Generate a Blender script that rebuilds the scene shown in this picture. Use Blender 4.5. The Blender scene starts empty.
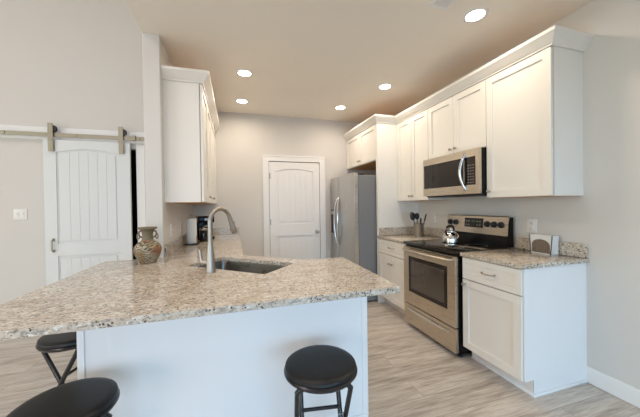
import bpy, bmesh, math, random
from mathutils import Vector, Matrix
random.seed(7)
PI = math.pi
scene = bpy.context.scene
COL = scene.collection

# ------------------------------------------------------------------ camera
F_PX, PSI, PIT, ROL, CAM_H = 277.97, .2948, -.0104, -.0144, 1.328
R = Vector((math.cos(PSI), -math.sin(PSI), 0)); D = Vector((math.sin(PSI), math.cos(PSI), 0)); U = Vector((0, 0, 1))
Fw = D*math.cos(PIT) + U*math.sin(PIT); U2 = -D*math.sin(PIT) + U*math.cos(PIT)
R3 = math.cos(ROL)*R + math.sin(ROL)*U2; U3 = -math.sin(ROL)*R + math.cos(ROL)*U2
cam = bpy.data.objects.new('camera', bpy.data.cameras.new('camera')); COL.objects.link(cam)
cam.data.sensor_width = 36; cam.data.lens = F_PX/640*36; cam.data.clip_start = .05
mw = Matrix.Identity(4)
for i in range(3):
    mw[i][0] = R3[i]; mw[i][1] = U3[i]; mw[i][2] = -Fw[i]
mw[2][3] = CAM_H
cam.matrix_world = mw
scene.camera = cam

# ------------------------------------------------------------------ world, light, exposure
w = bpy.data.worlds.new('sky'); scene.world = w; w.use_nodes = True
w.node_tree.nodes['Background'].inputs[0].default_value = (.62, .78, 1, 1)
w.node_tree.nodes['Background'].inputs[1].default_value = .6
vs = scene.view_settings
vs.view_transform = 'Standard'; vs.look = 'None'; vs.gamma = 1; vs.use_curve_mapping = False
vs.exposure = 0.23
def area(name, loc, rot, sx, sy, power, col):
    l = bpy.data.lights.new(name, 'AREA'); l.shape = 'RECTANGLE'; l.size = sx; l.size_y = sy
    l.energy = power; l.color = col
    o = bpy.data.objects.new(name, l); COL.objects.link(o); o.location = loc; o.rotation_euler = rot
    return o
COOL = (.66, .82, 1)
# daylight through the glazed openings behind the camera and in the living room
G = dict(rr=(16, 32, 48), rl=(42, 36, 33), side=(52, 56, 48), lamp=(4.5, 3.75, 3.0), room=(40, 37, 41))
def ec(k):
    e = max(G[k]) or 1e-6; return e, tuple(c/e for c in G[k])
e, c = ec('rr'); o = area('daylight_rear', (.6, -3.0, 1.2), (PI/2-.62, 0, -.08), 2.6, 2.0, e, c); o.data.spread = math.radians(110)
e, c = ec('rl'); o = area('daylight_rear', (-2.9, -3.0, 1.3), (PI/2-.3, 0, 0), 2.4, 2.0, e, c); o.data.spread = math.radians(140)
e, c = ec('side'); area('daylight_side', (-4.9, .4, 1.6), (0, -PI/2, 0), 2.2, 3.2, e, c)
# added soft fill below the living room ceiling, no fixture there
e, c = ec('room'); area('living_room_fill_light', (-2.8, .6, 4.62), (0, 0, 0), 1.2, 1.2, e, c)
LAMP_W, LAMP_COL = ec('lamp')

# ------------------------------------------------------------------ materials
def mat(name, col, rough=.5, metal=0, spec=.5, coat=0):
    m = bpy.data.materials.new(name); m.use_nodes = True
    b = m.node_tree.nodes['Principled BSDF']
    b.inputs['Base Color'].default_value = (*col, 1); b.inputs['Roughness'].default_value = rough
    b.inputs['Metallic'].default_value = metal; b.inputs['Specular IOR Level'].default_value = spec
    b.inputs['Coat Weight'].default_value = coat
    return m
def N(m, t, **k):
    n = m.node_tree.nodes.new(t)
    for a, v in k.items(): setattr(n, a, v)
    return n
def L(m, a, b): m.node_tree.links.new(a, b)
def P(m): return m.node_tree.nodes['Principled BSDF']
def coords(m, scale=(1, 1, 1), src='Object'):
    tc = N(m, 'ShaderNodeTexCoord'); mp = N(m, 'ShaderNodeMapping'); mp.inputs['Scale'].default_value = scale
    if src == 'World':
        g = N(m, 'ShaderNodeNewGeometry'); L(m, g.outputs['Position'], mp.inputs[0])
    else: L(m, tc.outputs[src], mp.inputs[0])
    return mp.outputs[0]
def noise(m, v, scale, detail=3, rough=.5):
    n = N(m, 'ShaderNodeTexNoise'); n.inputs['Scale'].default_value = scale; n.inputs['Detail'].default_value = detail
    n.inputs['Roughness'].default_value = rough; L(m, v, n.inputs['Vector']); return n.outputs['Fac']
def ramp(m, f, stops, interp='LINEAR'):
    r = N(m, 'ShaderNodeValToRGB'); r.color_ramp.interpolation = interp
    el = r.color_ramp.elements
    while len(el) < len(stops): el.new(.5)
    for e, (p, c) in zip(el, stops): e.position = p; e.color = (*c, 1) if len(c) == 3 else c
    L(m, f, r.inputs[0]); return r.outputs[0]
def mixc(m, f, a, b, mode='MIX'):
    n = N(m, 'ShaderNodeMix', data_type='RGBA', blend_type=mode)
    for s, v in ((n.inputs[0], f), (n.inputs[6], a), (n.inputs[7], b)):
        if hasattr(v, 'is_linked') or hasattr(v, 'links'): L(m, v, s)
        elif isinstance(v, (int, float)): s.default_value = v
        else: s.default_value = (*v, 1)
    return n.outputs[2]
def bump(m, h, strength=.1, dist=.002):
    b = N(m, 'ShaderNodeBump'); b.inputs['Strength'].default_value = strength; b.inputs['Distance'].default_value = dist
    L(m, h, b.inputs['Height']); L(m, b.outputs[0], P(m).inputs['Normal'])

def paint(name, col, rough=.6, tex=.08):
    m = mat(name, col, rough, spec=.3)
    v = coords(m, src='World'); n = noise(m, v, 260, 2)
    bump(m, n, tex, .001)
    big = noise(m, v, 3, 2)
    L(m, mixc(m, big, [c*.985 for c in col], [min(1, c*1.015) for c in col]), P(m).inputs['Base Color'])
    return m
M = {}
M['wall'] = paint('wall_paint', (.685, .66, .622), .75, .15)
M['ceiling'] = paint('ceiling_paint', (.90, .845, .76), .85, .2)
M['trim'] = paint('trim_paint', (.85, .845, .83), .38, .02)
M['door'] = paint('door_paint', (.84, .835, .82), .4, .02)
M['barn'] = paint('barn_door_paint', (.74, .76, .755), .4, .02)
M['cab'] = paint('cabinet_paint', (.84, .81, .75), .36, .02)
M['panel'] = paint('peninsula_panel_paint', (.87, .865, .86), .45, .02)
M['dark'] = mat('dark_gap', (.012, .011, .011), .9)
M['hall'] = paint('hall_shade_dark', (.05, .05, .05), .9)  # near-black colour stands in for the darkness of the unlit hall and pantry
M['brushed'] = mat('brushed_nickel', (.42, .385, .34), .42, 1)
M['chrome'] = mat('polished_steel', (.72, .72, .72), .12, 1)
M['black'] = mat('black_enamel', (.006, .006, .007), .16, spec=.14)
M['blackmat'] = mat('black_plastic', (.018, .018, .02), .45)
M['glassblack'] = mat('black_glass', (.012, .009, .008), .06, spec=.45, coat=.1)
M['white'] = mat('white_plastic', (.82, .81, .78), .35)
M['paper'] = paint('paper_towel', (.92, .91, .88), .95, .4)
M['rail'] = mat('aged_nickel_steel', (.36, .33, .255), .42, .85)
def steel(name, col, rough, sc):
    m = mat(name, col, rough, 1)
    v = coords(m, sc, 'World'); n = noise(m, v, 6, 3)
    L(m, ramp(m, n, [(.3, (rough-.05,)*3), (.7, (rough+.07,)*3)]), P(m).inputs['Roughness'])
    bump(m, n, .04, .0005)
    return m
M['steel'] = steel('stainless_steel', (.62, .555, .465), .30, (1, 1, 60))
M['steelv'] = steel('fridge_stainless', (.50, .49, .47), .30, (60, 60, 1))
M['fridgeside'] = paint('fridge_side_grey', (.22, .22, .225), .45, .3)
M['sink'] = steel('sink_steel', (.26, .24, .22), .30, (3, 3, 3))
# raw wood on undersides; added tops in it, made orange to warm the ceiling
m = M['wood'] = mat('raw_maple_bounce', (.5, .3, .14), .7)
v = coords(m, (14, 1.5, 14), 'World'); n = noise(m, v, 3, 4)
L(m, ramp(m, n, [(.3, (.55, .29, .11)), (.7, (.66, .38, .16))]), P(m).inputs['Base Color'])
# granite
def granite(name):
    m = mat(name, (.6, .5, .4), .12, spec=.5)
    v = coords(m, (1, 1, 1), 'World')
    tc = N(m, 'ShaderNodeNewGeometry'); mp = N(m, 'ShaderNodeMapping'); mp.inputs['Rotation'].default_value = (0, 0, .55)
    mp.inputs['Scale'].default_value = (.62, 1.25, 1); L(m, tc.outputs['Position'], mp.inputs[0]); vs_ = mp.outputs[0]
    n1 = noise(m, vs_, 9, 5, .62)
    base = ramp(m, n1, [(.30, (.43, .35, .27)), (.44, (.58, .49, .385)), (.58, (.67, .60, .505)), (.72, (.54, .48, .41))])
    n2 = noise(m, vs_, 95, 4, .7)
    c = mixc(m, ramp(m, n2, [(.50, (0, 0, 0)), (.62, (1, 1, 1))]), base, (.34, .275, .215))
    n4 = noise(m, vs_, 75, 3, .6)
    c = mixc(m, ramp(m, n4, [(.56, (0, 0, 0)), (.64, (1, 1, 1))]), c, (.80, .78, .72))
    n5 = noise(m, vs_, 55, 3, .65)
    c = mixc(m, ramp(m, n5, [(.55, (0, 0, 0)), (.63, (.85, .85, .85))]), c, (.27, .25, .235))
    vo = N(m, 'ShaderNodeTexVoronoi', feature='F1'); vo.inputs['Scale'].default_value = 75; L(m, v, vo.inputs['Vector'])
    n3 = noise(m, v, 34, 2, .5)
    spots = ramp(m, vo.outputs['Distance'], [(.26, (1, 1, 1)), (.38, (0, 0, 0))])
    gate = ramp(m, n3, [(.50, (0, 0, 0)), (.55, (1, 1, 1))])
    mul = mixc(m, 1.0, spots, gate, 'MULTIPLY')
    c = mixc(m, mul, c, (.045, .04, .042))
    L(m, c, P(m).inputs['Base Color'])
    return m
M['granite'] = granite('speckled_granite')
# floor planks (boards run along X)
m = M['floor'] = mat('vinyl_plank', (.4, .33, .27), .38, spec=.4)
v = coords(m, (1, 1, 1), 'World')
br = N(m, 'ShaderNodeTexBrick'); br.offset = .37; br.squash = 1
br.inputs['Scale'].default_value = 1; br.inputs['Brick Width'].default_value = 1.22; br.inputs['Row Height'].default_value = .18
br.inputs['Mortar Size'].default_value = .0014; br.inputs['Mortar Smooth'].default_value = .1; br.inputs['Bias'].default_value = 0
br.inputs['Color1'].default_value = (0, 0, 0, 1); br.inputs['Color2'].default_value = (1, 1, 1, 1); br.inputs['Mortar'].default_value = (.5, .5, .5, 1)
L(m, v, br.inputs['Vector'])
sh = N(m, 'ShaderNodeVectorMath', operation='ADD'); L(m, v, sh.inputs[0])
sc_ = N(m, 'ShaderNodeVectorMath', operation='SCALE'); L(m, br.outputs['Color'], sc_.inputs[0]); sc_.inputs['Scale'].default_value = 7.3
L(m, sc_.outputs[0], sh.inputs[1])
mp = N(m, 'ShaderNodeMapping'); mp.inputs['Scale'].default_value = (.9, 7, 1); L(m, sh.outputs[0], mp.inputs[0])
g1 = noise(m, mp.outputs[0], 3.2, 6, .62)
mp2 = N(m, 'ShaderNodeMapping'); mp2.inputs['Scale'].default_value = (1.3, 34, 1); L(m, sh.outputs[0], mp2.inputs[0])
g2 = noise(m, mp2.outputs[0], 4, 4, .6)
c1 = ramp(m, g1, [(.30, (.29, .235, .19)), (.43, (.49, .425, .36)), (.58, (.63, .565, .495)), (.76, (.50, .44, .385))])
c2 = mixc(m, ramp(m, g2, [(.38, (.7, .7, .7)), (.52, (0, 0, 0))]), c1, (.37, .31, .26))
c3 = mixc(m, .10, c2, br.outputs['Color'], 'OVERLAY')
c4 = mixc(m, br.outputs['Fac'], c3, (.30, .25, .21))
L(m, c4, P(m).inputs['Base Color']); bump(m, g2, .08, .001)
# stool vinyl
m = M['vinyl'] = mat('black_vinyl', (.013, .013, .0135), .42, spec=.32); v = coords(m); bump(m, noise(m, v, 300, 2), .12, .0006)
m = M['stoolmetal'] = mat('black_tube_steel', (.012, .012, .014), .25, spec=.6)
# vase pottery with mosaic pattern
m = M['pottery'] = mat('carved_pottery', (.4, .3, .2), .55)
v = coords(m)
wv = N(m, 'ShaderNodeTexWave', wave_type='RINGS'); wv.inputs['Scale'].default_value = 26; wv.inputs['Distortion'].default_value = 9; wv.inputs['Detail'].default_value = 2
L(m, v, wv.inputs['Vector'])
nn = noise(m, v, 14, 2)
ca = ramp(m, nn, [(.38, (.33, .12, .05)), (.46, (.46, .30, .15)), (.54, (.30, .28, .17)), (.62, (.50, .42, .30))])
L(m, mixc(m, ramp(m, wv.outputs['Fac'], [(.35, (0, 0, 0)), (.55, (1, 1, 1))]), (.10, .08, .055), ca), P(m).inputs['Base Color'])
bump(m, wv.outputs['Fac'], .5, .003)
M['potteryplain'] = paint('olive_brown_glaze', (.20, .165, .105), .45, .3)
M['lattice'] = mat('brown_lattice', (.23, .17, .12), .6)
M['bulb'] = mat('lamp_diffuser', (1, 1, 1), .5)
P(M['bulb']).inputs['Emission Color'].default_value = (1, .93, .80, 1); P(M['bulb']).inputs['Emission Strength'].default_value = 14
M['innerglass'] = mat('oven_inner_glass', (.055, .045, .038), .10, spec=.7, coat=.6)
M['display'] = mat('oven_display', (.008, .008, .01), .15)
M['legend'] = mat('pale_key_print', (.30, .29, .27), .5)
m = M['glass'] = mat('clear_glass', (.9, .95, 1), .02); P(m).inputs['Transmission Weight'].default_value = 1
P(m).inputs['IOR'].default_value = 1.05

# ------------------------------------------------------------------ mesh helpers
def nb(): return bmesh.new()
def merge(bm, t, mtx=None):
    if mtx is not None: bmesh.ops.transform(t, matrix=mtx, verts=t.verts)
    me = bpy.data.meshes.new('tmp'); t.to_mesh(me); t.free(); bm.from_mesh(me); bpy.data.meshes.remove(me)
def box(bm, x0, x1, y0, y1, z0, z1, bev=0, seg=1, mtx=None):
    t = nb(); bmesh.ops.create_cube(t, size=1)
    sx, sy, sz = x1-x0, y1-y0, z1-z0
    for v in t.verts: v.co = Vector(((v.co.x+.5)*sx+x0, (v.co.y+.5)*sy+y0, (v.co.z+.5)*sz+z0))
    if bev: bmesh.ops.bevel(t, geom=list(t.edges), offset=min(bev, abs(sx)*.45, abs(sy)*.45, abs(sz)*.45), segments=seg, affect='EDGES', profile=.5)
    merge(bm, t, mtx); return bm
def tube(bm, pts, r, seg=12, closed=False, flat=1.0):
    pts = [Vector(p) for p in pts]; n = len(pts)
    rs = r if isinstance(r, (list, tuple)) else [r]*n
    def tan(i):
        if closed: return (pts[(i+1) % n]-pts[i-1]).normalized()
        if i == 0: return (pts[1]-pts[0]).normalized()
        if i == n-1: return (pts[-1]-pts[-2]).normalized()
        return ((pts[i+1]-pts[i]).normalized()+(pts[i]-pts[i-1]).normalized()).normalized()
    t0 = tan(0); a = Vector((0, 0, 1)) if abs(t0.z) < .9 else Vector((1, 0, 0))
    nrm = (a - t0*a.dot(t0)).normalized(); rings = []
    for i in range(n):
        t = tan(i); nrm = (nrm - t*nrm.dot(t)).normalized(); b = t.cross(nrm)
        rings.append([bm.verts.new(pts[i] + (nrm*math.cos(2*PI*k/seg) + b*math.sin(2*PI*k/seg)*flat)*rs[i]) for k in range(seg)])
    m_ = n if closed else n-1
    for i in range(m_):
        A, B = rings[i], rings[(i+1) % n]
        for k in range(seg): bm.faces.new((A[k], A[(k+1) % seg], B[(k+1) % seg], B[k]))
    if not closed: bm.faces.new(rings[0][::-1]); bm.faces.new(rings[-1])
    return bm
def lathe(bm, prof, c=(0, 0, 0), seg=32, mtx=None):
    t = nb(); rings = []
    for r, z in prof:
        if r < 1e-6: rings.append([t.verts.new((c[0], c[1], c[2]+z))])
        else: rings.append([t.verts.new((c[0]+r*math.cos(2*PI*k/seg), c[1]+r*math.sin(2*PI*k/seg), c[2]+z)) for k in range(seg)])
    for A, B in zip(rings, rings[1:]):
        if len(A) == 1 and len(B) == 1: continue
        for k in range(seg):
            k2 = (k+1) % seg
            if len(A) == 1: t.faces.new((A[0], B[k2], B[k]))
            elif len(B) == 1: t.faces.new((A[k], A[k2], B[0]))
            else: t.faces.new((A[k], A[k2], B[k2], B[k]))
    bmesh.ops.recalc_face_normals(t, faces=t.faces)
    merge(bm, t, mtx); return bm
def prism(bm, outer, holes=(), z0=0, z1=1, mtx=None):
    t = nb(); es = []
    for loop in [outer]+list(holes):
        vs_ = [t.verts.new((p[0], p[1], z0)) for p in loop]
        es += [t.edges.new((vs_[i], vs_[(i+1) % len(vs_)])) for i in range(len(vs_))]
    bmesh.ops.triangle_fill(t, use_beauty=True, use_dissolve=False, edges=es)
    r = bmesh.ops.extrude_face_region(t, geom=list(t.faces))
    bmesh.ops.translate(t, vec=(0, 0, z1-z0), verts=[g for g in r['geom'] if isinstance(g, bmesh.types.BMVert)])
    bmesh.ops.recalc_face_normals(t, faces=t.faces)
    merge(bm, t, mtx); return bm
XZ = Matrix(((1, 0, 0, 0), (0, 0, -1, 0), (0, 1, 0, 0), (0, 0, 0, 1)))     # prism (x,y,z) -> (x,-z,y): plan drawn in the front plane
def obj(name, bm, m, parent=None, smooth=True, ang=35):
    pass
    me = bpy.data.meshes.new(name); bm.to_mesh(me); bm.free()
    me.materials.append(M[m] if isinstance(m, str) else m)
    if smooth:
        me.polygons.foreach_set('use_smooth', [True]*len(me.polygons)); me.set_sharp_from_angle(angle=math.radians(ang))
    o = bpy.data.objects.new(name, me); COL.objects.link(o)
    if parent: o.parent = parent
    return o
def tag(o, label, cat, group=None):
    o['label'] = label; o['category'] = cat
    if group: o['group'] = group
    return o
def thing(name, label, cat, loc=(0, 0, 0), rz=0, group=None):
    o = bpy.data.objects.new(name, None); COL.objects.link(o); o.empty_display_size = .1
    o.location = loc; o.rotation_euler = (0, 0, rz); return tag(o, label, cat, group)
def struct(name, bm, m):
    o = obj(name, bm, m); o['kind'] = 'structure'; return o
def dup(root, loc, rz, label=None):
    r = root.copy(); COL.objects.link(r); r.location = loc; r.rotation_euler = (0, 0, rz)
    if label: r['label'] = label
    for ch in list(root.children):
        c = ch.copy(); COL.objects.link(c); c.parent = r
        for g in list(ch.children):
            d = g.copy(); COL.objects.link(d); d.parent = c
    return r

# ------------------------------------------------------------------ room
XW, YB, ZC, YL = 2.464, 4.43, 2.76, 3.86
SX0, SX1, SY = -.704, -.58, 2.59
XL, YR, ZH = -5.0, -3.2, 4.7
b = nb(); box(b, XL-.1, XW+.1, YR-.1, 5.6, -.1, 0); struct('floor', b, 'floor')
b = nb(); box(b, XW, XW+.12, YR, YB+.12, 0, ZC+.1); struct('wall_right', b, 'wall')
# back wall with the pantry door opening
DX0, DX1, DZ = .512, 1.339, 2.036
b = nb()
box(b, SX0, DX0-.004, YB, YB+.12, 0, ZC); box(b, DX1+.004, XW, YB, YB+.12, 0, ZC); box(b, DX0-.004, DX1+.004, YB, YB+.12, DZ+.005, ZC)
struct('wall_back', b, 'wall')
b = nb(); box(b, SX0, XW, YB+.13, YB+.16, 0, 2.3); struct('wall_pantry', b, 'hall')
b = nb(); box(b, SX0, SX1, SY, YB, 0, ZC, .004); struct('wall_stub', b, 'wall')
b = nb(); box(b, SX0+.0, XW, YR, YB, ZC, ZC+.12); struct('ceiling', b, 'ceiling')
b = nb(); box(b, SX0, SX0+.1, YR, YL, ZC+.12, ZH); struct('wall_header', b, 'wall')
b = nb(); box(b, XL, SX0+.1, YR, YL+.1, ZH, ZH+.1); struct('ceiling_living_room', b, 'ceiling')
BO0, BO1, BZ = -1.93, -1.135, 2.04
b = nb()
box(b, XL, BO0, YL, YL+.12, 0, ZH); box(b, BO1, SX0, YL, YL+.12, 0, ZH); box(b, BO0, BO1, YL, YL+.12, BZ, ZH)
struct('wall_left', b, 'wall')
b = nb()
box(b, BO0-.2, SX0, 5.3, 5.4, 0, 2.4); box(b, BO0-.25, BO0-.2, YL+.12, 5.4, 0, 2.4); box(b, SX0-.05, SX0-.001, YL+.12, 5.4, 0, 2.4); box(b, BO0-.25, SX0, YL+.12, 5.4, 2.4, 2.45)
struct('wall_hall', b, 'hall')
# living room side wall with window, rear wall with windows
b = nb(); WY0, WY1, WZ0, WZ1 = -1.2, 2.0, .5, 2.7
box(b, XL-.12, XL, YR, WY0, 0, ZH); box(b, XL-.12, XL, WY1, YL+.12, 0, ZH); box(b, XL-.12, XL, WY0, WY1, 0, WZ0); box(b, XL-.12, XL, WY0, WY1, WZ1, ZH)
struct('wall_living_room', b, 'wall')
b = nb()
xs = [XL, -4.1, -1.7, -.4, 2.2, XW]
for x0, x1 in ((XL, -4.1), (-1.7, -.4), (2.2, XW)): box(b, x0, x1, YR-.12, YR, 0, ZH if x0 < -2 else ZH)
box(b, -4.1, -1.7, YR-.12, YR, 0, .25); box(b, -4.1, -1.7, YR-.12, YR, 2.45, ZH); box(b, -.4, 2.2, YR-.12, YR, 2.35, ZH); box(b, -.4, 2.2, YR-.12, YR, 0, .12)
struct('wall_rear', b, 'wall')
def window(i, x0, x1, z0, z1, nx):
    o = struct('window_%d' % i, frame_bm(x0, x1, z0, z1, nx), 'trim')
    g = nb(); box(g, x0, x1, YR-.065, YR-.06, z0, z1); obj('pane', g, 'glass', o)
def frame_bm(x0, x1, z0, z1, nx):
    f = nb()
    box(f, x0, x1, YR-.09, YR-.03, z0, z0+.05); box(f, x0, x1, YR-.09, YR-.03, z1-.05, z1)
    for k in range(nx+1):
        x = x0 + (x1-x0-.05)*k/nx; box(f, x, x+.05, YR-.09, YR-.03, z0, z1)
    return f
window(1, -.4, 2.2, .12, 2.35, 2); window(2, -4.1, -1.7, .25, 2.45, 2)
f = nb()
for y in (WY0, .4, WY1-.05): box(f, XL-.09, XL-.03, y, y+.05, WZ0, WZ1)
box(f, XL-.09, XL-.03, WY0, WY1, WZ0, WZ0+.05); box(f, XL-.09, XL-.03, WY0, WY1, WZ1-.05, WZ1)
o = struct('window_3', f, 'trim'); g = nb(); box(g, XL-.065, XL-.06, WY0, WY1, WZ0, WZ1); obj('pane', g, 'glass', o)
# baseboards
def bb(b, x0, x1, y0, y1): box(b, x0, x1, y0, y1, 0, .118, .004)
b = nb(); bb(b, XW-.015, XW, YR, 1.392); struct('baseboard_right', b, 'trim')
b = nb(); bb(b, .06, DX0-.1, YB-.015, YB); bb(b, DX1+.1, 1.5, YB-.015, YB); struct('baseboard_back', b, 'trim')
b = nb(); bb(b, XL, BO0-.1, YL-.015, YL); struct('baseboard_left', b, 'trim')
b = nb(); bb(b, SX0-.015, SX0, SY-.0, YL); struct('baseboard_stub', b, 'trim')

# ------------------------------------------------------------------ panelled doors
def arch_loop(x0, x1, z0, z1, rise, n=14):
    pts = [(x0, z0), (x1, z0), (x1, z1)]
    for k in range(1, n):
        t = 1-k/n; u = 2*t-1; pts.append((x0+(x1-x0)*t, z1 + rise*(1-u*u)))
    pts.append((x0, z1)); return pts
def inset_loop(x0, x1, z0, z1, rise, d): return arch_loop(x0+d, x1-d, z0+d, z1-d, rise)
def panel_door_bm(w, h, up, lo, stile, th=.036, rise=.042):
    """front face at y = 0, back at y = th; x 0..w, z 0..h. up/lo: (z0,z1) of the panels"""
    bm = nb(); box(bm, 0, w, .014, th, 0, h)
    holes = [arch_loop(stile, w-stile, up[0], up[1]-rise, rise), [(stile, lo[0]), (w-stile, lo[0]), (w-stile, lo[1]), (stile, lo[1])]]
    prism(bm, [(0, 0), (w, 0), (w, h), (0, h)], holes, -.014, 0, XZ)
    # moulding step
    def ring(o_, i_, z0, z1): prism(bm, o_, [i_], z0, z1, XZ)
    ring(holes[0], inset_loop(stile, w-stile, up[0], up[1]-rise, rise, .012), -.0139, -.0105)
    ring(holes[1], [(stile+.012, lo[0]+.012), (w-stile-.012, lo[0]+.012), (w-stile-.012, lo[1]-.012), (stile+.012, lo[1]-.012)], -.0139, -.0105)
    # raised planked field
    n = 6; gap = .007; d = .034
    X0, X1 = stile+d, w-stile-d; bw = (X1-X0)/n
    def top(x):
        u = 2*(x-stile)/(w-2*stile)-1; return up[1]-rise-d + rise*(1-u*u)
    prism(bm, inset_loop(stile, w-stile, up[0], up[1]-rise, rise, d), (), -.0139, -.0082, XZ)
    prism(bm, [(X0, lo[0]+d), (X1, lo[0]+d), (X1, lo[1]-d), (X0, lo[1]-d)], (), -.0139, -.0082, XZ)
    for k in range(n):
        a, c = X0+k*bw+gap/2, X0+(k+1)*bw-gap/2
        prism(bm, [(a, up[0]+d), (c, up[0]+d), (c, top(c)), ((a+c)/2, top((a+c)/2)), (a, top(a))], (), -.0139, -.005, XZ)
        prism(bm, [(a, lo[0]+d), (c, lo[0]+d), (c, lo[1]-d), (a, lo[1]-d)], (), -.0139, -.005, XZ)
    return bm
# pantry door
pd = panel_door_bm(DX1-DX0-.006, 2.02, (1.03, 1.915), (.16, .84), .108)
d1 = struct('door_1', pd, 'door'); d1.location = (DX0+.003, YB-.006, .012)
k = nb(); lathe(k, [(0, .0), (.028, .0), (.028, .006), (.011, .012), (.010, .035), (.024, .045), (.029, .058), (.024, .068), (0, .072)], seg=24, mtx=Matrix.Translation((.765, 0, .89)) @ Matrix.Rotation(PI/2, 4, 'X'))
obj('door_knob', k, 'brushed', d1)
for z in (.2, 1.02, 1.75):
    k = nb(); tube(k, [(-.004, -.006, z), (-.004, -.006, z+.09)], .006, 10); box(k, -.006, .018, -.002, .002, z, z+.09); obj('hinge', k, 'brushed', d1)
b = nb(); cw = .096
def casing_loop(o, i):
    return [(DX0-o, 0), (DX0-i, 0), (DX0-i, DZ+i+.002), (DX1+i, DZ+i+.002), (DX1+i, 0), (DX1+o, 0), (DX1+o, DZ+o+.002), (DX0-o, DZ+o+.002)]
prism(b, casing_loop(cw, .004), (), .0, .018, Matrix.Translation((0, YB, 0)) @ XZ)
prism(b, casing_loop(cw, cw-.018), (), .0181, .024, Matrix.Translation((0, YB, 0)) @ XZ)
struct('trim_1', b, 'trim')
# hall casing beside the barn door and header board
b = nb(); box(b, BO1+.0, BO1+.09, YL-.016, YL, 0, 2.10, .003); box(b, BO0-.09, BO0, YL-.016, YL, 0, 2.10, .003); struct('trim_2', b, 'trim')
b = nb(); box(b, -4.2, SX0-.002, YL-.02, YL, 2.105, 2.245, .003); struct('trim_3', b, 'trim')

# barn door
BD = thing('barn_door', 'white two-panel sliding barn door with arched top hanging from the metal rail', 'door', (-2.003, 3.79, .0))
bw_ = -1.183+2.003
pz = nb(); pz.free()
t = panel_door_bm(bw_, 2.085, (.93, 1.99), (.18, .80), .112)
bmesh.ops.translate(t, vec=(0, 0, .012), verts=t.verts); obj('door_leaf', t, 'barn', BD)
for x in (.080, .742):
    s = nb(); box(s, x-.024, x+.024, -.028, -.022, 1.965, 2.275, .003)
    box(s, x-.024, x+.024, -.024, 0, 1.975, 2.07, .002)
    for z in (2.0, 2.09): lathe(s, [(0, .0), (.008, 0), (.007, .006), (0, .007)], seg=10, mtx=Matrix.Translation((x, -.028, z)) @ Matrix.Rotation(PI/2, 4, 'X'))
    st = obj('hanger_strap', s, 'rail', BD)
    wv_ = nb(); lathe(wv_, [(0, -.011), (.038, -.011), (.041, -.008), (.035, -.003), (.035, .003), (.041, .008), (.038, .011), (0, .011)], seg=28, mtx=Matrix.Translation((x+.014, -.008, 2.214)) @ Matrix.Rotation(PI/2, 4, 'X'))
    obj('roller_wheel', wv_, 'blackmat', st)
hb = nb(); tube(hb, [(.075, 0, .865), (.075, -.035, .875), (.075, -.035, .985), (.075, 0, .995)], .008, 10); box(hb, .062, .088, -.004, 0, .85, .885, .002); box(hb, .062, .088, -.004, 0, .975, 1.01, .002)
obj('pull_handle', hb, 'rail', BD)
RL = thing('barn_door_rail', 'flat brushed metal rail with bolts along the white header board above the barn door', 'rail', (-2.5, 3.785, 2.15))
r_ = nb(); box(r_, -1.6, 1.78, -.003, .003, -.022, .022, .001); obj('track_bar', r_, 'rail', RL)
for x in (-1.3, -.72, .17, .80, 1.42, 1.72):
    s = nb(); tube(s, [(x, -.010, 0), (x, .052, 0)], .009, 12); lathe(s, [(0, 0), (.013, 0), (.011, .007), (0, .008)], seg=12, mtx=Matrix.Translation((x, -.003, 0)) @ Matrix.Rotation(PI/2, 4, 'X')); obj('standoff_bolt', s, 'rail', RL)
s = nb(); box(s, 1.345, 1.385, -.02, .012, -.026, .036, .003); obj('end_stop', s, 'rail', RL)

# wall plates
def plate(name, label, cat, loc, rz, kind, w=.075, h=.118):
    t = thing(name, label, cat, loc, rz)
    b = nb(); box(b, -w/2, w/2, -.006, 0, -h/2, h/2, .002, 2); obj('cover_plate', b, 'white', t)
    if kind == 'outlet':
        for z in (-.021, .021):
            b = nb(); box(b, -.016, .016, -.009, -.004, z-.014, z+.014, .005, 2); r = obj('receptacle', b, 'white', t)
            s = nb()
            for x in (-.006, .006): box(s, x-.0012, x+.0012, -.0095, -.0088, z-.003, z+.007)
            obj('slot', s, 'dark', r)
    else:
        n = max(1, round(w/.06))
        for i in range(n):
            x = (i-(n-1)/2)*.046
            b = nb(); box(b, x-.016, x+.016, -.009, -.004, -.033, .033, .002); box(b, x-.006, x+.006, -.016, -.006, -.004, .012, .002); obj('toggle', b, 'white', t)
    return t
plate('light_switch', 'white double light switch on the grey wall left of the barn door', 'light switch', (-2.25, YL, 1.28), 0, 'switch', .118)
plate('wall_outlet', 'white outlet low on the left wall at the picture edge', 'outlet', (-2.49, YL, .46), 0, 'outlet')
plate('wall_outlet', 'white outlet on the wall behind the white napkin holder', 'outlet', (XW, 1.775, 1.125), -PI/2, 'outlet', .085)
plate('wall_outlet', 'white outlet on the wall between utensil crock and range', 'outlet', (XW, 3.02, 1.14), -PI/2, 'outlet')
plate('wall_outlet', 'white outlet under the left wall cabinet, the one nearer the vase', 'outlet', (SX1, 2.885, 1.12), PI/2, 'outlet')
plate('wall_outlet', 'white outlet under the left wall cabinet, the one nearer the paper towels', 'outlet', (SX1, 3.36, 1.12), PI/2, 'outlet')

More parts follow.
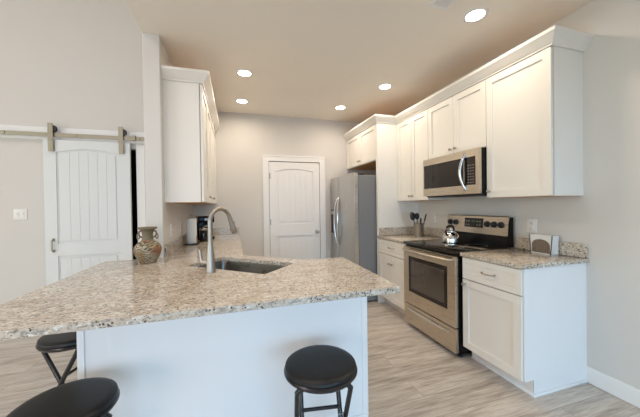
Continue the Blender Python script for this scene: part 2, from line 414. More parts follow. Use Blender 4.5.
# ------------------------------------------------------------------ cabinets (local: front faces -Y, x along the width, origin on the wall line)
def shaker(bm, x0, x1, z0, z1, y, fr=.057, th=.02):
    """door front plane at local y, slab behind it"""
    o_ = [(x0, z0), (x1, z0), (x1, z1), (x0, z1)]
    i_ = [(x0+fr, z0+fr), (x1-fr, z0+fr), (x1-fr, z1-fr), (x0+fr, z1-fr)]
    T = Matrix.Translation((0, y, 0)) @ XZ
    prism(bm, o_, [i_], -th, 0, T)
    box(bm, x0+fr-.004, x1-fr+.004, y+.011, y+th, z0+fr-.004, z1-fr+.004)
    return bm
def knob(parent, x, y, z):
    k = nb(); lathe(k, [(0, 0), (.008, 0), (.006, .004), (.005, .014), (.013, .019), (.015, .024), (.012, .029), (0, .031)], seg=16, mtx=Matrix.Translation((x, y, z)) @ Matrix.Rotation(PI/2, 4, 'X'))
    return obj('knob', k, 'brushed', parent)
def pull(parent, x, y, z, w=.11):
    k = nb(); pts = [(x-w/2, y, z)]
    for i in range(9):
        u = i/8*2-1; pts.append((x+u*w/2*.96, y-.014-.014*(1-u*u), z-.003))
    pts.append((x+w/2, y, z)); tube(k, pts, .0048, 10)
    for s in (-1, 1): box(k, x+s*w/2-.007, x+s*w/2+.007, y-.003, y, z-.007, z+.007, .001)
    return obj('handle', k, 'brushed', parent)
def cabinet(name, label, loc, rz, w, depth, z0, z1, doors=1, drawer=False, knob_side='l', base=False, group=None, knobz=None, filler=0, dtop=None):
    """w width; depth to box front; doors hang in front of it"""
    t = thing(name, label, 'cabinet', (loc[0], loc[1], 0), rz, group)
    b = nb(); zb = .115 if base else z0
    if base:
        box(b, 0, w, -depth, 0, .115, z1); box(b, 0, w, -(depth-.075), 0, 0, .115)
    else: box(b, 0, w, -depth, 0, z0, z1)
    obj('body', b, 'cab', t)
    if not base:
        b = nb(); box(b, .01, w-.01, -depth+.01, 0, z1, z1+.004); obj('bounce_top', b, 'wood', t)  # unseen top, added so its orange bounce tints the ceiling above
        b = nb(); box(b, .015, w-.015, -depth+.015, -.0, z0-.002, z0+.001); obj('underside', b, 'wood', t)
    y = -depth-.025; g = .0025
    b = nb(); box(b, .0, w, -depth-.0015, -depth+.002, zb+.004, z1-.004)
    obj('face_frame', b, 'cab', t)
    dz0, dz1 = zb+.004, (dtop or z1)-.008
    if drawer:
        b = nb(); shaker(b, g, w-g-filler, .700, z1-.008, y, .042)
        dr = obj('drawer', b, 'cab', t); pull(dr, (w-filler)/2, y, .790); dz1 = .692
    ww = (w-filler)/doors
    for i in range(doors):
        b = nb(); shaker(b, i*ww+g, (i+1)*ww-g, dz0, dz1, y)
        dd = obj('door', b, 'cab', t)
        kz = knobz if knobz else (dz1-.045 if base else dz0+.055)
        if doors == 2: kx = ww-.032 if i == 0 else ww+.032
        else: kx = .03 if knob_side == 'l' else ww-.03
        knob(dd, kx, y, kz)
    return t
RR = -PI/2
GB, GU = 'base cabinets', 'wall cabinets'
cb = cabinet('base_cabinet', 'white base cabinet at near end of the range wall with one drawer and one door', (XW, 1.90, 0), RR, .506, .61, 0, .884, 1, True, 'l', True, knobz=.655)
# finished end panel with toe notch and shoe moulding
b = nb(); prism(b, [(-.615, .115), (-.540, .115), (-.540, 0), (0, 0), (0, .884), (-.615, .884)], (), 0, .008, Matrix.Translation((.506, 0, 0)) @ Matrix(((0, 0, 1, 0), (1, 0, 0, 0), (0, 1, 0, 0), (0, 0, 0, 1))))
obj('end_panel', b, 'panel', cb)
b = nb(); box(b, .514, .526, -.540, 0, 0, .02, .004, 2); box(b, 0, .526, -.547, -.535, 0, .02, .004, 2); box(b, 0, .514, -.539, -.535, .0, .113); obj('shoe_moulding', b, 'panel', cb)
cabinet('base_cabinet', 'white base cabinet between range and refrigerator with one drawer over two doors', (XW, 3.35, 0), RR, .645, .61, 0, .884, 2, True, 'l', True, knobz=.59)
cabinet('wall_cabinet', 'tall single-door white wall cabinet nearest the camera, right of the microwave', (XW, 1.932, 0), RR, .530, .303, 1.375, 2.44, 1, knob_side='l', dtop=2.43)
cabinet('wall_cabinet', 'short two-door white wall cabinet above the microwave', (XW, 2.708, 0), RR, .774, .303, 1.828, 2.44, 2, dtop=2.43)
cabinet('wall_cabinet', 'tall two-door white wall cabinet between microwave and refrigerator', (XW, 3.350, 0), RR, .640, .303, 1.375, 2.44, 2, dtop=2.43)
cabinet('wall_cabinet', 'short deep white two-door wall cabinet above the refrigerator', (XW, 4.425, 0), RR, 1.031, .608, 1.94, 2.44, 2, dtop=2.43)
b = nb(); box(b, XW-.632, XW, 3.352, 3.392, 0, 2.44, .001); tag(obj('refrigerator_end_panel', b, 'cab'), 'tall white panel standing between the refrigerator and the counter', 'cabinet panel')
# crown
def crown_bm(path, prof):
    bm = nb(); n = len(path); P2 = [Vector(p) for p in path]; rings = []
    dirs = [(P2[i+1]-P2[i]).normalized() for i in range(n-1)]
    for i in range(n):
        if i == 0: nn = Vector((dirs[0].y, -dirs[0].x)); k = 1
        elif i == n-1: nn = Vector((dirs[-1].y, -dirs[-1].x)); k = 1
        else:
            a = Vector((dirs[i-1].y, -dirs[i-1].x)); c = Vector((dirs[i].y, -dirs[i].x)); nn = (a+c).normalized(); k = 1/nn.dot(a)
        rings.append([bm.verts.new((P2[i].x-nn.x*o*k, P2[i].y-nn.y*o*k, z)) for o, z in prof])
    m_ = len(prof)
    for A, B in zip(rings, rings[1:]):
        for j in range(m_): bm.faces.new((A[j], A[(j+1) % m_], B[(j+1) % m_], B[j]))
    bm.faces.new(rings[0]); bm.faces.new(rings[-1][::-1])
    bmesh.ops.recalc_face_normals(bm, faces=bm.faces); return bm
CP = [(0, 2.428), (.010, 2.428), (.012, 2.438), (.020, 2.444), (.050, 2.486), (.062, 2.498), (.064, 2.520), (.0, 2.520)]
cr = crown_bm([(XW, 1.400), (2.139, 1.400), (2.139, 3.350), (1.829, 3.350), (1.829, YB)], CP)
tag(obj('crown_moulding', cr, 'cab', ang=20), 'cream crown moulding stepping along the tops of the cabinets on the range wall', 'moulding')
# left wall cabinet
LY0 = 2.680
LW = [(.46, 'r', 'tall white wall cabinet on the left, nearest the camera, above the paper towel roll'), (.46, 'r', 'tall white wall cabinet on the left, second along the run and seen edge-on'), (.825, 'l', 'tall white wall cabinet on the left run touching the back wall')]
yy = LY0
for w_, ks_, lb in LW:
    cabinet('wall_cabinet', lb, (SX1, yy, 0), PI/2, w_, .288, 1.375, 2.44, 1, knob_side=ks_, dtop=2.43); yy += w_
cr = crown_bm([(SX1+.313, YB), (SX1+.313, LY0-.002), (SX1, LY0-.002)], CP)
cr2 = cr
tag(obj('crown_moulding', cr2, 'cab', ang=20), 'cream crown moulding along the tops of the wall cabinets on the left', 'moulding')

# base cabinets of the left run and the peninsula
cabinet('base_cabinet', 'white base cabinets of the left run under the granite', (SX1, 2.62, 0), PI/2, 1.80, .60, 0, .884, 3, False, 'l', True)
pc = thing('peninsula_cabinet', 'white panelled back of the peninsula under the granite breakfast bar', 'cabinet', (0, 1.5, 0))
px0, px1 = -.686, .732
b = nb(); box(b, px0, px1, 0, .05, 0, .884); obj('back_panel', b, 'panel', pc)
b = nb(); box(b, px1-.02, px1, .05, .545, 0, .884); obj('end_panel', b, 'panel', pc)
b = nb(); box(b, px0, px0+.106, 1.552, SY-.001, 0, .883); struct('wall_knee', b, 'wall')
b = nb(); box(b, px1-.03, px1+.001, -.006, 0, 0, .884, .002); box(b, px1, px1+.006, -.006, .03, 0, .884, .002); obj('corner_batten', b, 'panel', pc)
b = nb(); box(b, px0-.001, px0+.027, -.006, 0, 0, .884, .002); obj('corner_batten', b, 'panel', pc)
b = nb(); box(b, px0, px1, -.012, 0, 0, .09, .003); obj('base_trim', b, 'panel', pc)
b = nb(); shaker(b, .49, px1-.022, .12, .86, 0, .05); bmesh.ops.transform(b, matrix=Matrix.Translation((.49+px1-.022, .545, 0)) @ Matrix.Rotation(PI, 4, 'Z'), verts=b.verts); dd = obj('door', b, 'cab', pc)
b = nb(); A0, B0 = Vector((.49, 2.045)), Vector((.03, 2.44)); dv = (B0-A0); ln = dv.length; an = math.atan2(dv.y, dv.x)
box(b, 0, ln, 0, .018, .1, .884); bmesh.ops.transform(b, matrix=Matrix.Translation((A0.x, A0.y-1.5, 0)) @ Matrix.Rotation(an, 4, 'Z'), verts=b.verts); obj('corner_front', b, 'cab', pc)

# countertops
def grid_hole(c, u, v, a, bb_, r=.03, n=5):
    pts = []
    for sx, sy, a0 in ((1, 1, 0), (-1, 1, 90), (-1, -1, 180), (1, -1, 270)):
        for k in range(n):
            th = math.radians(a0+90*k/(n-1)); x = sx*(a-r)+r*math.cos(th); y = sy*(bb_-r)+r*math.sin(th)
            pts.append((c[0]+u[0]*x+v[0]*y, c[1]+u[1]*x+v[1]*y))
    return pts
SC = Vector((.030, 2.080)); su = Vector((math.cos(math.radians(138)), math.sin(math.radians(138)))); sv = Vector((su.y, -su.x))
SA, SB = .340, .178
ct = [(-1.0, 1.218), (.790, 1.218), (.815, 2.068), (.50, 2.075), (.055, 2.47), (.055, YB-.001), (SX1+.001, YB-.001), (SX1+.001, SY-.003), (-.99, SY-.003)]
CT = thing('granite_countertop', 'speckled beige granite top of the peninsula and left run with a diagonal sink cut-out', 'countertop', (0, 0, .884))
b = nb(); prism(b, ct, [grid_hole(SC, su, sv, SA, SB)], 0, .030)
ed = [e for e in b.edges if len(e.link_faces) == 2 and e.calc_face_angle() > .9]
bmesh.ops.bevel(b, geom=ed, offset=.003, segments=2, affect='EDGES')
obj('top_slab', b, 'granite', CT)
b = nb(); box(b, SX1+.001, SX1+.021, SY+.03, YB-.022, .03, .132, .002); box(b, SX1+.001, .045, YB-.021, YB-.001, .03, .132, .002); o = obj('granite_backsplash', b, 'granite'); o.location.z = .8845; tag(o, 'low granite backsplash along the left wall beneath the paired outlets', 'backsplash')
def rtop(label, y0, y1, splash, sl):
    t = thing('granite_countertop', label, 'countertop', (0, 0, .884))
    b = nb(); box(b, XW-.652, XW-.001, y0, y1, 0, .030, .003, 2); obj('top_slab', b, 'granite', t)
    b = nb()
    for s in splash: box(b, *s, .03, .132, .002)
    o = obj('granite_backsplash', b, 'granite'); o.location.z = .8845; tag(o, sl, 'backsplash')
rtop('speckled granite counter at the near right end, holding the white napkin holder', 1.366, 1.908, [(XW-.021, XW-.001, 1.372, 1.908)], 'short granite backsplash behind the white napkin holder')
rtop('small speckled granite counter left of the range, holding the utensil crock', 2.697, 3.351, [(XW-.021, XW-.001, 2.697, 3.331), (XW-.62, XW-.001, 3.331, 3.349)], 'L-shaped granite backsplash behind the utensil crock')
# sink
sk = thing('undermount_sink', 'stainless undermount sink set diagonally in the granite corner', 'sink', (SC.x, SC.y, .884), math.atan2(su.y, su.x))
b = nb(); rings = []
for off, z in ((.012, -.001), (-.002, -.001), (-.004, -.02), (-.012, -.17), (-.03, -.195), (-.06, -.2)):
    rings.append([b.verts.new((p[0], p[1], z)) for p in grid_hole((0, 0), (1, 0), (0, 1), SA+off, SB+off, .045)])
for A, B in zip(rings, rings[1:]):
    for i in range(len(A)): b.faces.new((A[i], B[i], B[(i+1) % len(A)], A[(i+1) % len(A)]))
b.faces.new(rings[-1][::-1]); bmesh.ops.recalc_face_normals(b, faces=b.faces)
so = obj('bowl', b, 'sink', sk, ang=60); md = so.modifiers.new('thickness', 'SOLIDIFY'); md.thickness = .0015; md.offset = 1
b = nb(); lathe(b, [(0, .002), (.02, .002), (.022, .006), (.045, .006), (.046, 0), (0, 0)], (.0, 0, -.2), 24); obj('drain', b, 'chrome', sk)
# faucet
fa = thing('kitchen_faucet', 'brushed gooseneck pull-down faucet on the granite beside the sink', 'faucet', (-.158, 1.895, .914), math.atan2(.735, .68))
b = nb(); lathe(b, [(0, 0), (.030, 0), (.031, .012), (.027, .03), (.0245, .10), (.019, .16), (.015, .185), (.014, .20), (0, .2)], seg=28); obj('base', b, 'brushed', fa)
b = nb(); pts = [(0, 0, .18), (0, 0, .26), (0, 0, .315)]; r0 = .088
for i in range(1, 15):
    a = PI - i/14*PI*.90; pts.append((r0+r0*math.cos(a), 0, .315+r0*math.sin(a)))
tube(b, pts, .0135, 18); obj('gooseneck_spout', b, 'brushed', fa)
e = Vector(pts[-1]); dr_ = (e-Vector(pts[-2])).normalized()
b = nb(); tube(b, [e-dr_*.005, e+dr_*.03, e+dr_*.075, e+dr_*.11, e+dr_*.118], [.0145, .016, .021, .0235, .020], 18); sp = obj('spray_head', b, 'brushed', fa)
b = nb(); q = e+dr_*.06; box(b, q.x+.008, q.x+.021, -.007, .007, q.z-.012, q.z+.022, .003); obj('spray_button', b, 'blackmat', sp)
b = nb(); tube(b, [(0, 0, .062), (-.02, .035, .064), (-.026, .052, .066)], [.016, .018, .015], 14); tube(b, [(-.026, .05, .066), (-.028, .056, .10), (-.03, .062, .145)], [.012, .009, .011], 12); obj('lever', b, 'brushed', fa)

# ------------------------------------------------------------------ refrigerator
fr = thing('refrigerator', 'stainless side-by-side refrigerator with long curved handles and a water dispenser', 'refrigerator', (XW-.05, 4.375, 0), RR)
fw, fd = .955, .835     # width, depth to the body front
b = nb(); box(b, 0, fw, -fd, 0, .02, 1.735, .006); obj('body', b, 'fridgeside', fr)
b = nb(); box(b, .02, fw-.02, -fd-.02, -fd+.05, 0, .06); obj('kick_grille', b, 'blackmat', fr)
split = .375
def fdoor(x0, x1):
    b = nb(); n = 10; loop = [(x0, 0)]
    for i in range(n+1):
        u = i/n; ug = (x0+(x1-x0)*u)/fw; loop.append((x0+(x1-x0)*u, -.062-.008*(1-(2*ug-1)**2) + (.008 if i in (0, n) else 0)))
    loop.append((x1, 0)); loop = loop
    prism(b, loop, (), .065, 1.765, Matrix.Translation((0, -fd-.004, 0)))
    return b
fz = obj('freezer_door', fdoor(0.002, split-.003), 'steelv', fr); rd = obj('fridge_door', fdoor(split+.003, fw-.002), 'steelv', fr)
for x, p in ((split-.03, fz), (split+.03, rd)):
    b = nb(); pts = []
    for i in range(13):
        u = i/12; pts.append((x+(.045 if p is rd else -.045)*(1-(2*u-1)**2), -fd-.064-.050*math.sin(PI*u)**.6, .70+.74*u))
    tube(b, pts, .0125, 12); obj('handle', b, 'chrome', p)
b = nb(); box(b, .06, .215, -fd-.082, -fd-.06, .86, 1.26, .006); dp = obj('dispenser', b, 'glassblack', fz)
b = nb(); box(b, .075, .20, -fd-.086, -fd-.078, 1.18, 1.24, .003); obj('dispenser_panel', b, 'steelv', dp)
b = nb(); box(b, .075, .20, -fd-.105, -fd-.078, .872, .885, .003); obj('drip_tray', b, 'steelv', dp)
for x0 in (.02, fw-.14):
    b = nb(); box(b, x0, x0+.12, -fd, -fd+.1, 1.735, 1.76, .006); obj('hinge_cover', b, 'blackmat', fr)
b = nb(); box(b, fw-.0025, fw+.0015, -fd-.058, -fd-.006, .07, 1.76, .001); ee = obj('door_edge_glint', b, 'steel', rd); ee['label'] = 'brighter steel strip added for the reflection on the door edge'  # brighter strip stands in for light reflected by the rounded door edge

# ------------------------------------------------------------------ range
W_ = .762
rg = thing('electric_range', 'stainless electric range with black glass cooktop and oven window', 'range', (XW-.03, 2.684, 0), RR)
fy = -.622   # body front (local y)
b = nb(); box(b, 0, W_, fy, 0, .03, .895, .002); obj('body', b, 'black', rg)
for x in (.03, W_-.03):
    for y in (-.05, fy+.04):
        b = nb(); lathe(b, [(0, 0), (.018, 0), (.018, .01), (.01, .012), (.01, .035), (0, .035)], (x, y, 0), 12); obj('foot', b, 'blackmat', rg)
b = nb(); box(b, -.002, W_+.002, fy-.035, -.03, .895, .922, .006, 2); obj('cooktop', b, 'glassblack', rg)
for x, y, r in ((.2, -.22, .075), (.56, -.22, .095), (.2, -.47, .1), (.56, -.47, .075)):
    b = nb(); lathe(b, [(r-.002, .9221), (r, .9224), (r+.002, .9221)], (x, y, 0), 40); obj('burner_ring', b, 'legend', rg)
# oven door with window
T = Matrix.Translation((0, fy, 0)) @ XZ
b = nb(); prism(b, [(.006, .262), (W_-.006, .262), (W_-.006, .872), (.006, .872)], [[(.095, .395), (W_-.095, .395), (W_-.095, .775), (.095, .775)]], .001, .036, T); od = obj('oven_door', b, 'steel', rg)
b = nb(); box(b, .09, W_-.09, fy-.033, fy-.003, .39, .78); ow = obj('oven_window', b, 'glassblack', od)
b = nb(); box(b, .135, W_-.135, fy-.0345, fy-.0325, .435, .735); obj('inner_glass', b, M['innerglass'], ow)
b = nb(); pts = [(.05, fy-.03, .838), (.055, fy-.072, .840)] + [(.055+i/8*(W_-.11), fy-.076-.010*(1-(i/4-1)**2), .840) for i in range(1, 8)] + [(W_-.055, fy-.072, .840), (W_-.05, fy-.03, .838)]
tube(b, pts, .0135, 12); obj('oven_handle', b, 'steel', od)
b = nb(); box(b, .03, W_-.03, fy-.0365, fy-.034, .858, .866); obj('vent_slot', b, 'dark', od)
b = nb(); prism(b, [(.006, .045), (W_-.006, .045), (W_-.006, .252), (.006, .252)], [[(.085, .196), (W_-.085, .196), (W_-.085, .220), (.085, .220)]], .001, .034, T); sd = obj('storage_drawer', b, 'steel', rg)
b = nb(); box(b, .086, W_-.086, fy-.018, fy-.001, .19, .225); box(b, .082, W_-.082, fy-.042, fy-.030, .188, .199, .003); obj('recessed_pull', b, 'chrome', sd)
# backguard
b = nb(); BG = Matrix(((0, 0, 1, 0), (1, 0, 0, 0), (0, 1, 0, 0), (0, 0, 0, 1)))
prism(b, [(-.085, .92), (0, .92), (0, 1.195), (-.038, 1.195), (-.055, 1.14), (-.062, 1.03), (-.075, 1.01)], (), 0, W_, BG); bg = obj('backguard', b, 'black', rg)
b = nb(); prism(b, [(-.068, 1.022), (-.052, 1.022), (-.036, 1.198), (-.042, 1.203), (-.052, 1.195)], (), .003, W_-.003, BG); cp = obj('control_panel', b, 'steel', bg)
def gp(z, off=0): return -.068+.016*(z-1.022)/.173-off
tilt = math.atan2(.016, .173)
for x in (.052, .135, .540, .615, .690):
    b = nb(); lathe(b, [(0, 0), (.030, 0), (.029, .010), (.022, .013), (.020, .027), (0, .028)], seg=22, mtx=Matrix.Translation((x, gp(1.122), 1.122)) @ Matrix.Rotation(PI/2-tilt, 4, 'X'))
    box(b, x-.005, x+.005, gp(1.122)-.036, gp(1.122)-.018, 1.100, 1.145, .002); obj('control_knob', b, 'blackmat', cp)
b = nb(); box(b, .258, .492, -.003, .001, -.048, .048, .001, mtx=Matrix.Translation((0, gp(1.128)-.001, 1.128)) @ Matrix.Rotation(-tilt, 4, 'X')); dsp = obj('display', b, 'display', cp)
for i in range(2):
    for x in (.285, .315, .425, .455):
        b = nb(); box(b, x-.009, x+.009, -.0036, -.003, -.026+i*.036, -.018+i*.036, mtx=Matrix.Translation((0, gp(1.128)-.001, 1.128)) @ Matrix.Rotation(-tilt, 4, 'X')); obj('touch_key', b, 'legend', dsp)
b = nb(); box(b, .348, .395, -.0036, -.003, .006, .026, mtx=Matrix.Translation((0, gp(1.128)-.001, 1.128)) @ Matrix.Rotation(-tilt, 4, 'X'))
mm = mat('clock_digits', (.02, .1, .05), .4); obj('clock', b, mm, dsp)

# ------------------------------------------------------------------ microwave
mv = thing('microwave_oven', 'stainless over-the-range microwave with curved handle mounted under the short cabinet', 'microwave', (XW-.001, 2.692, 1.412), RR)
mh, md_ = .412, .375
b = nb(); box(b, 0, .755, -md_, 0, 0, mh, .002); obj('body', b, 'black', mv)
b = nb(); box(b, .02, W_-.02, -md_+.005, -.02, -.012, .002); obj('base_grille', b, 'blackmat', mv)
MW = .755
T2 = Matrix.Translation((0, -md_, 0)) @ XZ
b = nb(); prism(b, [(.002, .004), (.588, .004), (.588, mh-.002), (.002, mh-.002)], [[(.014, .085), (.584, .085), (.584, .342), (.014, .342)]], .001, .036, T2); mdr = obj('door', b, 'steel', mv)
b = nb(); box(b, .010, .5865, -md_-.033, -md_-.002, .08, .347); wi = obj('door_window', b, 'glassblack', mdr)
b = nb(); pts = [(.606, -md_-.03, .372)]
for i in range(0, 13): pts.append((.606-.024*math.sin(PI*i/12), -md_-.040-.036*math.sin(PI*i/12), .372-i/12*.325))
pts.append((.606, -md_-.03, .047)); tube(b, pts, .014, 12); obj('handle', b, 'chrome', mdr)
b = nb(); prism(b, [(.592, .004), (MW-.002, .004), (MW-.002, mh-.002), (.592, mh-.002)], [[(.594, .085), (.722, .085), (.722, .342), (.594, .342)]], .001, .036, T2); pn = obj('control_fascia', b, 'steel', mv)
b = nb(); box(b, .593, .725, -md_-.034, -md_-.002, .08, .347); kp = obj('keypad', b, 'glassblack', pn)
for r in range(7):
    for c in range(3):
        b = nb(); box(b, .632+c*.028, .646+c*.028, -md_-.0347, -md_-.034, .105+r*.026, .112+r*.026); obj('key', b, 'legend', kp)
b = nb(); box(b, .632, .704, -md_-.0347, -md_-.034, .300, .325); obj('clock_window', b, 'display', kp)

# ------------------------------------------------------------------ small things
# kettle on the rear burner
kt = thing('tea_kettle', 'stainless tea kettle with black handle on the range cooktop', 'kettle', (2.165, 2.40, .9225), math.radians(200))
b = nb(); lathe(b, [(0, 0), (.082, 0), (.088, .006), (.089, .03), (.083, .065), (.066, .092), (.044, .108), (.038, .112), (0, .113)], seg=36); obj('body', b, 'chrome', kt)
b = nb(); lathe(b, [(.041, .108), (.040, .116), (.02, .122), (.006, .124), (.006, .130), (.013, .136), (.013, .144), (0, .148)], seg=24); obj('lid', b, 'chrome', kt)
b = nb(); tube(b, [(.055, 0, .065), (.085, 0, .092), (.100, 0, .118)], [.017, .013, .010], 14); obj('spout', b, 'chrome', kt)
b = nb(); pts = [(-.058, 0, .095), (-.066, 0, .130), (-.052, 0, .158), (-.015, 0, .170), (.03, 0, .172), (.080, 0, .162)]; tube(b, pts, [.008, .010, .013, .015, .015, .012], 12, flat=.8); obj('handle', b, 'blackmat', kt)
b = nb(); tube(b, [(.100, 0, .118), (.106, 0, .128)], [.011, .009], 12); tube(b, [(.100, 0, .13), (.09, 0, .15), (.066, 0, .17)], .004, 8); obj('spout_cap', b, 'blackmat', kt)
# crock and utensils
cx, cy = 2.225, 3.02
ck = thing('utensil_crock', 'brushed steel utensil crock on the small counter by the refrigerator panel', 'crock', (cx, cy, .914))
b = nb(); lathe(b, [(0, 0), (.059, 0), (.061, .004), (.061, .168), (.063, .172), (.060, .174), (.058, .170), (.058, .012), (0, .010)], seg=32); obj('canister', b, 'brushed', ck)
def utensil(name, label, dx, dy, leanx, leany, h, head):
    t = thing(name, label, 'utensil', (cx+dx, cy+dy, .928))
    tip = Vector((leanx, leany, h)); b = nb(); tube(b, [(0, 0, 0), tip*.9], [.005, .006], 8); obj('shaft', b, 'blackmat', t)
    ax = tip.normalized(); rot = ax.to_track_quat('Z', 'Y').to_matrix().to_4x4()
    fac = Matrix.Rotation(-.35, 4, 'Z')
    mtx = Matrix.Translation(tip) @ rot @ fac
    b = nb()
    if head == 'ladle': lathe(b, [(0, -.022), (.022, -.018), (.036, -.004), (.040, .010), (.037, .010), (.033, -.002), (.02, -.014), (0, -.017)], seg=22, mtx=mtx @ Matrix.Translation((0, 0, .02)) @ Matrix.Scale(1.35, 4) @ Matrix.Rotation(PI/2, 4, 'X'))
    elif head == 'spoon': lathe(b, [(0, -.010), (.018, -.007), (.030, .002), (.028, .004), (.015, -.004), (0, -.006)], seg=20, mtx=mtx @ Matrix.Translation((0, 0, .02)) @ Matrix.Scale(1.4, 4, (0, 0, 1)) @ Matrix.Rotation(PI/2, 4, 'X'))
    elif head == 'turner': box(b, -.032, .032, -.002, .002, -.03, .05, .006, 2, mtx=mtx)
    elif head == 'spatula': box(b, -.022, .022, -.004, .004, -.03, .06, .006, 2, mtx=mtx)
    obj('head', b, 'blackmat', t)
utensil('ladle', 'black ladle leaning left in the steel utensil crock', -.022, .0, -.035, .030, .230, 'ladle')
utensil('serving_spoon', 'black serving spoon standing behind the ladle in the crock', .012, .036, .002, .012, .225, 'spoon')
utensil('spatula', 'black spatula leaning right in the steel utensil crock', .022, -.01, .045, -.03, .215, 'spatula')
utensil('slotted_turner', 'black turner standing in the middle of the steel crock', .0, -.02, .010, -.008, .165, 'spatula')
# napkin holder: long side along Y, open front facing -X
nh = thing('napkin_holder', 'white flared napkin holder with brown lattice front on the near right counter', 'napkin holder', (2.395, 1.635, .914), RR)
b = nb(); hw, hh = .078, .150
AW = .93
arch = [(-hw*AW, 0), (-hw*AW, .065)] + [(-hw*AW*math.cos(PI*i/10), .065+.052*math.sin(PI*i/10)) for i in range(1, 10)] + [(hw*AW, .065), (hw*AW, 0)]
outer = [(-hw, 0), (-hw*AW, 0)] + arch[1:-1] + [(hw*AW, 0), (hw, 0), (hw+.012, hh), (-hw-.012, hh)]
prism(b, outer, (), .030, .036, XZ)
# back and flared sides
box(b, -hw-.008, hw+.008, .030, .036, 0, hh, .001)
for s in (-1, 1):
    t = nb(); prism(t, [(-.036, 0), (.036, 0), (.036, hh), (-.036, hh)], (), -.003, .003, BG)
    for v_ in t.verts: v_.co.x += s*(hw-.003) + s*.012*(v_.co.z/hh)
    merge(b, t)
box(b, -hw, hw, -.034, .034, 0, .006)
obj('shell', b, 'white', nh)
b = nb()
for i in range(9):
    x = -.066+i*.0165; zt = .065+.052*math.sqrt(max(0, 1-(x/(hw*AW))**2)); box(b, x-.0045, x+.0045, -.031, -.027, .004, zt)
for j in range(6):
    z = .014+j*.018; hx = hw*AW if z < .065 else hw*AW*math.sqrt(max(0, 1-((z-.065)/.053)**2)); box(b, -hx, hx, -.030, -.026, z-.0045, z+.0045)
obj('lattice_front', b, 'lattice', nh)
# vase
va = thing('two_handled_vase', 'carved earth-toned pottery vase with ring handles at the end of the left wall', 'vase', (-.643, 2.400, .914))
va.scale = (.95, .95, .94)
b = nb(); lathe(b, [(0, 0), (.055, 0), (.060, .006), (.062, .014), (.078, .04), (.094, .080), (.098, .108), (.092, .135), (.072, .160), (.050, .176), (.040, .188)], seg=40); obj('belly', b, 'pottery', va)
b = nb(); lathe(b, [(.040, .186), (.037, .215), (.040, .250), (.052, .266), (.068, .274), (.070, .282), (.066, .287), (.050, .280), (.034, .262), (.030, .20), (0, .19)], seg=40); obj('neck', b, 'potteryplain', va)
for s in (-1, 1):
    b = nb(); tube(b, [(s*.036, 0, .205), (s*.055, 0, .212), (s*.064, 0, .232), (s*.058, 0, .252), (s*.040, 0, .256)], .0075, 10)
    hd = obj('handle', b, 'potteryplain', va)
    b = nb(); tube(b, [(s*.066+.0*k, .0+.013*math.cos(2*PI*k/14), .212+.020*math.sin(2*PI*k/14)) for k in range(14)], .0045, 8, closed=True); bmesh.ops.rotate(b, cent=(s*.066, 0, .212), matrix=Matrix.Rotation(.9, 3, 'Z'), verts=b.verts); obj('ring', b, 'potteryplain', hd)
# paper towel holder and roll
ph = thing('paper_towel_holder', 'dark metal paper towel stand under the left wall cabinet', 'paper towel holder', (-.475, 3.40, .914))
b = nb(); lathe(b, [(0, 0), (.075, 0), (.078, .004), (.076, .010), (.012, .012), (0, .012)], seg=32); obj('base', b, 'blackmat', ph)
b = nb(); lathe(b, [(0, .01), (.008, .01), (.008, .305), (.006, .312), (.013, .322), (.013, .330), (0, .338)], seg=16); obj('post', b, 'brushed', ph)
b = nb(); tube(b, [(.055, -.04, .01), (.055, -.04, .10)], .003, 8); obj('tension_arm', b, 'brushed', ph)
b = nb(); lathe(b, [(.020, 0), (.050, 0), (.052, .003), (.052, .272), (.050, .275), (.020, .275), (.020, 0)], seg=36); o = obj('paper_towel_roll', b, 'paper'); o.location = (-.475, 3.40, .928); tag(o, 'full white paper towel roll standing under the left wall cabinet', 'paper towels')
# coffee maker
cm = thing('coffee_maker', 'black drip coffee maker in the back corner behind the paper towel roll', 'coffee maker', (-.385, 3.93, .914), .25)
cm.scale = (.8, .9, .92)
b = nb(); box(b, -.12, .12, -.11, .13, 0, .035, .006, 2); obj('base', b, 'black', cm)
b = nb(); box(b, -.12, .12, .03, .13, .035, .30, .006, 2); obj('water_tank', b, 'black', cm)
b = nb(); box(b, -.12, .12, -.11, .13, .235, .325, .010, 2); obj('brew_head', b, 'black', cm)
b = nb(); lathe(b, [(0, 0), (.058, 0), (.068, .02), (.070, .06), (.062, .11), (.048, .145), (.052, .155), (.0, .157)], (0, -.035, .036), 28); ca_ = obj('carafe', b, 'glassblack', cm)
b = nb(); lathe(b, [(.050, .140), (.053, .142), (.054, .160), (.030, .172), (0, .173)], (0, -.035, .036), 28); obj('carafe_lid', b, 'brushed', ca_)
b = nb(); tube(b, [(-.05, -.07, .175), (-.085, -.105, .17), (-.09, -.115, .12), (-.06, -.085, .07)], .007, 10); obj('carafe_handle', b, 'blackmat', ca_)
b = nb(); box(b, -.03, .03, -.112, -.108, .262, .298, .002); obj('nameplate', b, 'brushed', cm)
cn = thing('storage_canister', 'small dark canister with steel lid beside the paper towel roll', 'canister', (-.375, 3.62, .914))
b = nb(); lathe(b, [(0, 0), (.046, 0), (.048, .004), (.048, .135), (.045, .14), (0, .14)], seg=28); obj('jar', b, 'glassblack', cn)
b = nb(); lathe(b, [(0, .139), (.049, .139), (.050, .143), (.050, .158), (.046, .162), (.010, .163), (.010, .175), (0, .177)], seg=28); obj('lid', b, 'brushed', cn)

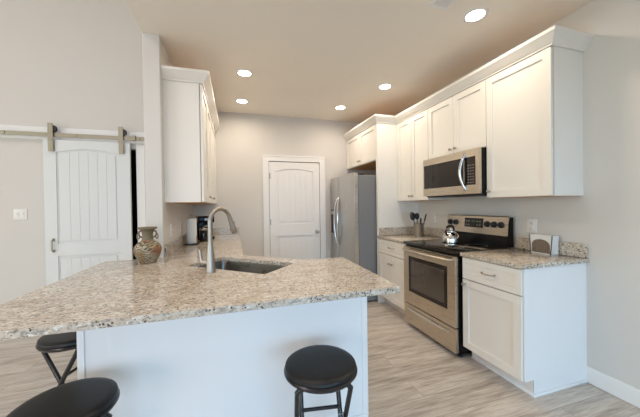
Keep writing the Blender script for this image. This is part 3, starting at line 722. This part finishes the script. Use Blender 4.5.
# ------------------------------------------------------------------ stools
def make_stool(label):
    t = thing('folding_stool', label, 'stool', (0, 0, 0))
    b = nb(); lathe(b, [(0, .580), (.146, .580), (.158, .584), (.1645, .593), (.1645, .598), (.158, .603), (0, .603)], seg=56); obj('seat_pan', b, 'stoolmetal', t)
    b = nb(); lathe(b, [(.150, .602), (.158, .604), (.1605, .610), (.158, .620), (.149, .626), (.13, .628), (.05, .630), (0, .630)], seg=56); obj('seat_cushion', b, 'vinyl', t)
    # two crossing U frames; the hinge axis is local x
    for w2, y0, y1, nm in ((.112, -.105, .19, 'outer_frame'), (.088, .105, -.19, 'inner_frame')):
        b = nb(); zt = .578
        pts = [(-w2, y1, .012), (-w2, y0, zt-.015), (-w2+.012, y0, zt), (w2-.012, y0, zt), (w2, y0, zt-.015), (w2, y1, .012)]
        tube(b, pts, .0115, 12); fo = obj(nm, b, 'stoolmetal', t)
        for s in (-1, 1):
            b = nb(); lathe(b, [(0, 0), (.014, 0), (.015, .004), (.015, .028), (.0115, .032), (0, .032)], (s*w2, y1, 0), 14); obj('rubber_foot', b, 'blackmat', fo)
        for f in ((.60, .012) if nm == 'outer_frame' else (.31, .03)):
            if f < .1: f = .86
            y = y0+(y1-y0)*f; z = zt+(.012-zt)*f
            b = nb(); tube(b, [(-w2, y, z), (w2, y, z)], .008, 10); obj('crossbar', b, 'stoolmetal', fo)
    ym = -.105+.295*.356; zm = .578-.566*.356
    for s in (-1, 1):
        b = nb(); tube(b, [(s*.080, ym, zm), (s*.122, ym, zm)], .006, 10); obj('pivot_bolt', b, 'brushed', t)
    return t
st1 = make_stool('round black folding stool standing in front of the white peninsula panel')
st1.location = (.355, 1.195, -.025); st1.rotation_euler = (0, 0, math.radians(-9)); st1.location.z = 0
st1['label'] = 'round black folding stool in front of the right half of the white peninsula panel'
dup(st1, (-.608, 1.232, 0), math.radians(30), 'round black folding stool nearest the camera, cut by the bottom left edge')
dup(st1, (-.890, 1.935, 0), math.radians(72), 'round black folding stool tucked under the left end of the granite bar')

# ------------------------------------------------------------------ ceiling fixtures
def downlight(label, x, y):
    t = thing('recessed_downlight', label, 'ceiling light', (x, y, ZC))
    b = nb(); lathe(b, [(.066, 0), (.066, -.004), (.082, -.005), (.090, -.002), (.091, 0)], seg=40); obj('trim_ring', b, 'trim', t)
    b = nb(); lathe(b, [(.067, -.0005), (.066, -.0035), (.04, -.005), (0, -.0055)], seg=40); obj('diffuser', b, 'bulb', t)
    l = bpy.data.lights.new('downlight_lamp', 'AREA'); l.shape = 'DISK'; l.size = .13; l.energy = LAMP_W; l.color = LAMP_COL; l.spread = math.radians(170)
    o = bpy.data.objects.new('downlight_lamp', l); COL.objects.link(o); o.parent = t; o.location = (0, 0, -.012)
    return t
downlight('lit recessed ceiling light above the near right cabinet, the largest in view', 1.770, 1.690)
downlight('lit recessed ceiling light in front of the cabinets left of the microwave', 1.757, 3.003)
downlight('lit recessed ceiling light near the pantry door and refrigerator cabinet', 1.495, 3.816)
downlight('lit recessed ceiling light beside the left wall cabinets, the nearer of two', .116, 3.093)
downlight('lit recessed ceiling light beside the left wall cabinets, the one nearer the back wall', .108, 3.918)
downlight('added unseen recessed light over the peninsula beyond the picture top', .10, 1.65)  # out-of-view lamp added to light the peninsula
downlight('added unseen recessed light behind the camera', 1.70, -.2)  # extra lamp outside the view, added for more light
av = thing('ceiling_air_vent', 'white air supply grille in the kitchen ceiling at the picture top', 'air vent', (1.43, 1.545, ZC))
b = nb(); prism(b, [(-.078, -.153), (.078, -.153), (.078, .153), (-.078, .153)], [[(-.056, -.130), (.056, -.130), (.056, .130), (-.056, .130)]], -.006, 0); obj('frame', b, 'trim', av)
for i in range(7):
    b = nb(); x = -.048+i*.016; box(b, x-.006, x+.006, -.131, .131, -.0012, .0012, mtx=Matrix.Translation((0, 0, -.004)) @ Matrix.Translation((x, 0, 0)) @ Matrix.Rotation(.6, 4, 'Y') @ Matrix.Translation((-x, 0, 0))); obj('louvre', b, 'trim', av)
b = nb(); box(b, -.06, .06, -.134, .134, -.0006, 0); obj('duct_plate', b, 'wall', av)
